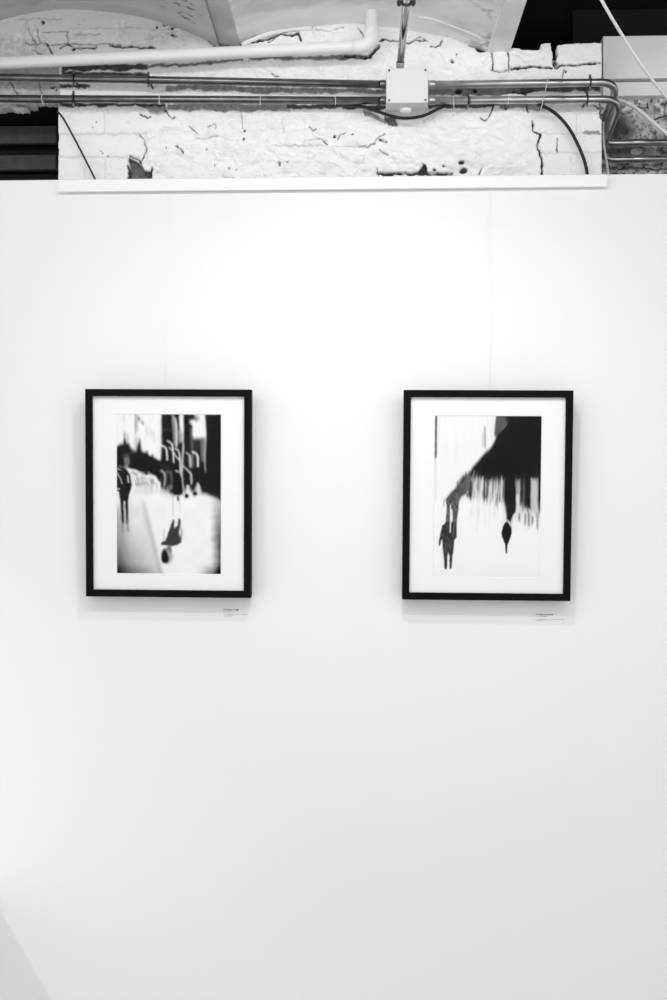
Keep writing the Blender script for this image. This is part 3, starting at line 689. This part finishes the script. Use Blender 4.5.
# ------------------------------------------------------------------ picture rail, hanging lines, wall labels
ra, rb = P(58.3, 186, -.014), P(607.4, 182, -.014)
rz0 = P(333, 189.2, -.014).z; rz1 = P(333, 177.5, -.014).z + .002
bm = bmesh.new()
prof = [(0, rz0+.004), (-.010, rz0+.004), (-.010, rz0), (-.0135, rz0), (-.0145, rz0+.001), (-.0145, rz1-.002), (-.0125, rz1), (0, rz1)]
r1 = [bm.verts.new((ra.x, y, z)) for y, z in prof]; r2 = [bm.verts.new((rb.x, y, z)) for y, z in prof]
for k in range(len(prof)): bm.faces.new((r1[k], r2[k], r2[(k+1) % len(prof)], r1[(k+1) % len(prof)]))
bm.faces.new(r1[::-1]); bm.faces.new(r2); bmesh.ops.recalc_face_normals(bm, faces=bm.faces)
me = bpy.data.meshes.new('picture_rail'); bm.to_mesh(me); bm.free()
tag(link('picture_rail', me, M['rail']), 'long white picture hanging rail along the top of the white wall', 'rail')
for (px, pyb, T_, side) in ((170, 389, TL, 'left'), (490, 390, TR, 'right')):
    a = P(px, 189, -.009); a.z = rz0 + .004
    o, w, h, c, ang = T_
    top = Vector((a.x, o.location.y, o.location.z)) + Vector((0, -math.sin(ang)*h*.985, math.cos(ang)*h*.985))
    pbx = P(165.5 if side == 'left' else 490, pyb, top.y).x; top.x = pbx
    t = thing('hanging_line', 'thin pale hanging line running from the rail to the %s framed picture' % side, 'wire', a)
    tube('line', [Vector((0, 0, 0)), top - a], .00035, M['nylon'], t, 6)
    boxes('rail_hook', [(-.003, .003, -.003, .003, -.004, .010)], M['nylon'], t, bev=.0008)
def card(px0, py0, px1, py1, rows, side):
    a, b = P(px0, py1, 0), P(px1, py0, 0)
    t = thing('wall_label', 'tiny printed caption label on the wall below the %s picture' % side, 'label', (a.x, 0, a.z))
    W2, H2 = b.x-a.x, b.z-a.z
    boxes('label_film', [(0, W2, -.0004, 0, 0, H2)], M['card'], t)
    sc = W2/(px1-px0)
    for ri, (x0, x1, y, hh, m, words) in enumerate(rows):
        bm = bmesh.new(); r = random.Random(ri*7+3); x = (x0-px0)*sc; xe = (x1-px0)*sc; hgt = hh*sc; zc = H2 - (y-py0)*sc
        wl = 0
        while x < xe:
            lw = hgt*r.uniform(.45, .75)
            if wl >= words[0]:
                x += hgt*.6; wl = 0; words = words[1:] + words[:1]; continue
            # letter-like strokes
            box_bm(bm, x, x+lw*.28, -.0006, -.0004, zc-hgt/2, zc+hgt/2)
            if r.random() < .8: box_bm(bm, x, x+lw, -.0006, -.0004, zc+r.choice((-.5, .2))*hgt, zc+r.choice((-.3, .5))*hgt+.0002)
            if r.random() < .6: box_bm(bm, x+lw*.72, x+lw, -.0006, -.0004, zc-hgt/2, zc+hgt*r.choice((0, .5)))
            x += lw*1.3; wl += 1
        me = bpy.data.meshes.new('caption_line'); bm.to_mesh(me); bm.free(); link('caption_line', me, M[m], t)
card(221.5, 607, 251, 618.5, [(223.3, 238.5, 609.9, 1.5, 'ink', [8, 6]), (223.3, 232.5, 611.8, .8, 'ink_grey', [3, 5]), (223.3, 248, 614.6, .8, 'ink_grey', [5, 7, 9]), (223.3, 231.5, 616, .7, 'ink_grey', [8])], 'left')
card(534.5, 612, 566, 624.5, [(536, 552, 614.8, 1.4, 'ink', [9, 6]), (536, 547, 616.6, .8, 'ink_grey', [3, 6]), (536, 563.5, 619.5, .7, 'ink_grey', [6, 7, 8]), (536, 543, 620.6, .6, 'ink_grey', [8]), (561.5, 564.5, 623.2, .6, 'ink_grey', [3])], 'right')

# ------------------------------------------------------------------ pipes
YP = YW-.075; YCN = YW-.052
def pipe_thing(name, label, cat, path, r, m, couplings=(), seg=18):
    base = Vector(path[0])
    t = thing(name, label, cat, base)
    tube('pipe_run', [Vector(p)-base for p in path], r, m, t, seg)
    for (p, d, L, k) in couplings:
        p = Vector(p)-base; d = Vector(d).normalized()
        tube('coupling', [p-d*L/2, p-d*(L/2-.001), p+d*(L/2-.001), p+d*L/2], r*k, m, t, seg, radii=[r*(k-.06), r*k, r*k, r*(k-.06)])
    return t
a0, a1, a2 = P(-70, 66.5, YP), P(371.5, 46, YP), P(371.5, 46, YP)
top = Vector((a1.x, YP, P(371, 12, YP).z + .03))
pth = fillet([a0, a1, top], .034)
dx_ = (a1-a0).normalized()
wp = pipe_thing('waste_pipe', 'thick white plastic pipe crossing the masonry and turning up into the vault', 'pipe', pth, .0163, M['pvc'],
           [(a1 - dx_*.040, dx_, .022, 1.14), ((a1.x, YP, a1.z+.048), (0, 0, 1), .020, 1.14)])
el = [Vector(p)-Vector(pth[0]) for p in [a1 - dx_*.052] + pth[1:-1] + [(a1.x, YP, a1.z+.052)]]
tube('elbow', el, .0187, M['pvc'], wp, 18)
R_C = .0103
def cp(px, py): return P(px, py, YCN)
xbl, xbr = 388, 427
u0, u1 = cp(-70, 75.8), cp(xbl, 84.5); l0, l1 = cp(-70, 98.3), cp(xbl, 100.6)
pipe_thing('metal_conduit', 'upper of two dark metal conduits running left from the junction box', 'conduit', [u0, u1], R_C, M['steel_dark'], [(u1-(u1-u0).normalized()*.012, u1-u0, .02, 1.10)])
pipe_thing('metal_conduit', 'lower of two metal conduits running left from the junction box', 'conduit', [l0, l1], R_C, M['steel_dark'], [(l1-(l1-l0).normalized()*.012, l1-l0, .02, 1.10)])
def right_run(pyA, pyB, pxe, pxc, YB, pyC, r=.052):
    s = cp(xbr, pyA); e = cp(pxe, pyB); c = P(pxc, pyC, YB); f_ = P(760, pyC, YB); f_.z = c.z + .004
    return fillet([s, e, c, f_], r, 12), s, e, c, f_
p1, s, e, c, f_ = right_run(84.8, 82.2, 619, 597, YR-.06, 143.5)
pipe_thing('metal_conduit', 'upper conduit running right from the junction box and bending round the corner', 'conduit', p1, R_C, M['steel'],
           [(s+Vector((.012, 0, 0)), (1, 0, 0), .02, 1.10), (s.lerp(e, .66), e-s, .045, 1.08), (c.lerp(f_, .27), f_-c, .05, 1.08)])
p2, s, e, c, f_ = right_run(100.6, 99.2, 622, 598, YR-.055, 160)
pipe_thing('metal_conduit', 'lower conduit running right from the junction box and bending round the corner', 'conduit', p2, R_C, M['steel'],
           [(s+Vector((.012, 0, 0)), (1, 0, 0), .02, 1.10), (s.lerp(e, .66), e-s, .045, 1.08), (c.lerp(f_, .27), f_-c, .05, 1.08)])
ra_, rb_ = P(399.5, 72, YW-.09), P(406.2, 3, .03)
dr = (rb_-ra_).normalized()
rb2 = rb_ + dr*.10
t = pipe_thing('metal_conduit', 'short metal conduit rising from the top of the junction box', 'conduit', [ra_, rb2], .0098, M['chrome'], [(ra_+dr*.02, dr, .016, 1.15)])
tc_ = thing('pipe_clamp', 'dark clamp holding the rising conduit up against the vault', 'clamp', rb_)
tube('clamp_band', ring_pts((0, 0, 0), dr, .0125, 24), .0035, M['clamp'], tc_, 8)
for s_ in (-1, 1): boxes('clamp_ear', [(min(s_*.024, s_*.011), max(s_*.024, s_*.011), -.004, .004, -.004, .005)], M['clamp'], tc_, bev=.001)
for s_ in (-1, 1): tube('bolt', [(s_*.018, 0, -.008), (s_*.018, 0, .05)], .003, M['clamp'], tc_, 8)

# junction box
yf = YW - .115; yb_ = YW - .010
b0, b1 = P(386.5, 103, yf), P(428, 67.5, yf)
bxw, bzh = b1.x-b0.x, b1.z-b0.z
jb = thing('junction_box', 'square white electrical junction box with four corner screws', 'junction box', (b0.x, yf, b0.z))
bm = bmesh.new(); box_bm(bm, 0, bxw, .012, yb_-yf, 0.001, bzh-.001, bev=.004)
me = bpy.data.meshes.new('box_body'); bm.to_mesh(me); bm.free(); link('box_body', me, M['box'], jb)
boxes('cover_plate', [(-.0005, bxw+.0005, 0, .0125, 0, bzh)], M['box'], jb, bev=.003)
for ix in (.007, bxw-.007):
    for iz in (.007, bzh-.007):
        s_ = tube('screw', [(ix, -.0015, iz), (ix, .003, iz)], .003, M['screw'], jb, 10)
        boxes('slot', [(ix-.0023, ix+.0023, -.0017, -.0014, iz-.0004, iz+.0004)], M['rubber'], s_)
kx = P(405.5, 110, yf+.055).x - b0.x
tube('knockout_plug', [(kx, .045, .004), (kx, .045, -.003), (kx, .045, -.008), (kx, .045, -.010)], .011, M['cable'], jb, 20, radii=[.016, .016, .0135, .006])

# clamps and ties
def clamp(px, py, Y, label, r=R_C, m='clamp', tail=True):
    c = P(px, py, Y)
    t = thing('pipe_clamp', label, 'clamp', c, None)
    tube('clamp_band', ring_pts((0, 0, 0), (1, 0, 0), r+.0016, 24), .0022, M[m], t, 8)
    tube('bolt', [(0, 0, r+.001), (0, 0, r+.004), (0, 0, r+.010)], .0034, M['screw'], t, 8)
    tube('bolt', [(0, 0, -r-.001), (0, 0, -r-.004), (0, 0, -r-.009)], .0034, M['screw'], t, 8)
    tube('stud', [(0, r, 0), (0, YW-Y+.012, 0)], .003, M['clamp'], t, 8)
clamp(73.5, 77.3+.8, YCN, 'dark clamp on the upper conduit above the white brick pier'); clamp(73.5, 98.8, YCN, 'clamp on the lower conduit above the white brick pier')
clamp(148.5, 79.6, YCN, 'dark clamp on the upper conduit above the dark hole in the brick'); clamp(468, 99.9, YCN, 'clamp on the lower conduit right of the junction box')
clamp(590, 82.4, YCN, 'dark clamp on the upper conduit just before its bend'); clamp(587, 99.4, YCN, 'dark clamp on the lower conduit just before its bend')
def tie(px, py, label, t0=-.010, t1=-.010, dx=0.0, both=False):
    c = P(px, py, YCN)
    t = thing('wire_tie', label, 'tie', c)
    if both:
        top_, bot_ = P(px+3.5, 79, YCN-.014)-c, P(px-3, 107, YCN-.014)-c
        tube('tie_loop', smooth_path([top_ + Vector((0, .012, .002)), top_, bot_, bot_ + Vector((0, .012, -.003))], 5), .0010, M['tie'], t, 6)
    else:
        tube('tie_loop', ring_pts((0, 0, 0), (1, 0, 0), R_C+.0010, 20), .0010, M['tie'], t, 6)
        tube('tie_tail', smooth_path([(0, -R_C, -.004), (dx*.5, -R_C-.002, -.014), (dx, -R_C+.002, -.012+t1)], 5), .0008, M['tie'], t, 6)
tie(43, 98.8, 'pale tie with a hanging tail round the lower conduit over the dark gap', t1=-.012, dx=.004)
tie(160, 99.6, 'thin pale tie round the lower conduit where brick meets rough plaster', t1=-.004, dx=.001)
tie(260.5, 100, 'thin pale tie round the lower conduit under the white pipe', t1=-.006)
tie(335.5, 100.4, 'thin pale tie round the lower conduit left of the junction box', t1=-.004)
tie(453.5, 100.3, 'thin pale tie with a long tail just right of the junction box', t1=-.035)
tie(508, 99.8, 'pale tie round the lower conduit below the light beam', t1=-.004, dx=-.004)
tie(544.5, 92, 'slanting pale wire tied across both conduits at the right', both=True)

# cables
def cable(name, label, pts, r, m, n=8, extra=None):
    sp = smooth_path(pts, n); base = sp[0]
    o = tube(name, [p-base for p in sp], r, M[m], None, 8); o.location = base
    return tag(o, label, 'cable')
cable('cable', 'black cable sagging in a shallow curve beneath the junction box', [P(345, 103.5, YCN+.022), P(365, 107, YCN+.012), P(388, 115, YCN+.004), P(405, 118.2, YCN+.004), P(424, 115.5, YCN+.004), P(441, 107.5, YCN+.010), P(455, 103, YCN+.024)], .0044, 'rubber')
cable('cable', 'straight black cable slanting down across the white brick pier', [P(57, 111, YW-.018), P(63, 118, YW-.018), P(72, 134, YW-.018), P(84, 157, YW-.020), P(95.5, 180, YW-.022), P(102, 193, YW-.024)], .0027, 'rubber')
cable('cable', 'curving black cable dropping from the conduits at the right', [P(538, 104.5, YCN+.010), P(545, 107, YCN), P(556, 114, YW-.035), P(568, 127, YW-.030), P(578, 145, YW-.028), P(585, 163, YW-.028), P(588.5, 182, YW-.028)], .0046, 'rubber')
cable('cable', 'white cable hanging diagonally in front of the black opening', [P(585, -32, -.05), P(601, -1, 0.0), P(613, 20, .05), P(625, 39.5, .10), P(645, 70, .16), P(668, 99, .22), P(700, 134, .30)], .0042, 'cable')
cable('cable', 'pale cable running down across the rough stone recess', [P(619, 100.2, YR-.09), P(626, 102.5, YR-.10), P(638, 109.5, YR-.11), P(652, 121, YR-.12), P(670, 136, YR-.12), P(700, 158, YR-.12)], .0055, 'cable')
cable('cable', 'pale cable dropping down the corner of the brickwork behind the bend', [P(609, 103, YW+.05), P(604.5, 112, YW+.05), P(603.3, 128, YW+.05), P(604, 146, YW+.05), P(607, 164, YW+.05), P(609, 182, YW+.05)], .0032, 'cable_grey')

# dark corrugated panel in the gap at the left
pa, pb = P(-70, 100, YW+.16), P(56, 100, YW+.16)
lp = thing('slatted_panel', 'dark horizontally slatted panel inside the gap left of the brick pier', 'panel', (pa.x, YW+.16, P(0, 186, YW+.16).z))
for (y0, y1, dy) in ((171, 186, .03), (155, 170, 0.0), (144, 154.5, .05), (126, 143.5, 0.0), (112, 125.5, .06)):
    z0_, z1_ = P(0, y1, YW+.16).z - lp.location.z, P(0, y0, YW+.16).z - lp.location.z
    boxes('slat', [(0, pb.x-pa.x, dy, dy+.02, z0_, z1_)], M['dark_board'] if dy < .02 else M['black'], lp, bev=.003)

# white plinth added just left of the view to shade the lower wall
pz = P(0, 910, 0).z + .055
pt = thing('light_blocker', 'unseen white plinth standing against the wall at the left', 'blocker', (P(0, 910, 0).x-.23, -.26, 0))
boxes('blocker_body', [(-.2, .2, -.25, .255, .04, pz-.012)], M['blocker'], pt, bev=.003)
boxes('blocker_base', [(-.18, .18, -.23, .24, 0, .045)], M['blocker'], pt, bev=.002)
boxes('blocker_top', [(-.2, .2, -.25, .255, pz-.012, pz)], M['blocker'], pt, bev=.003)
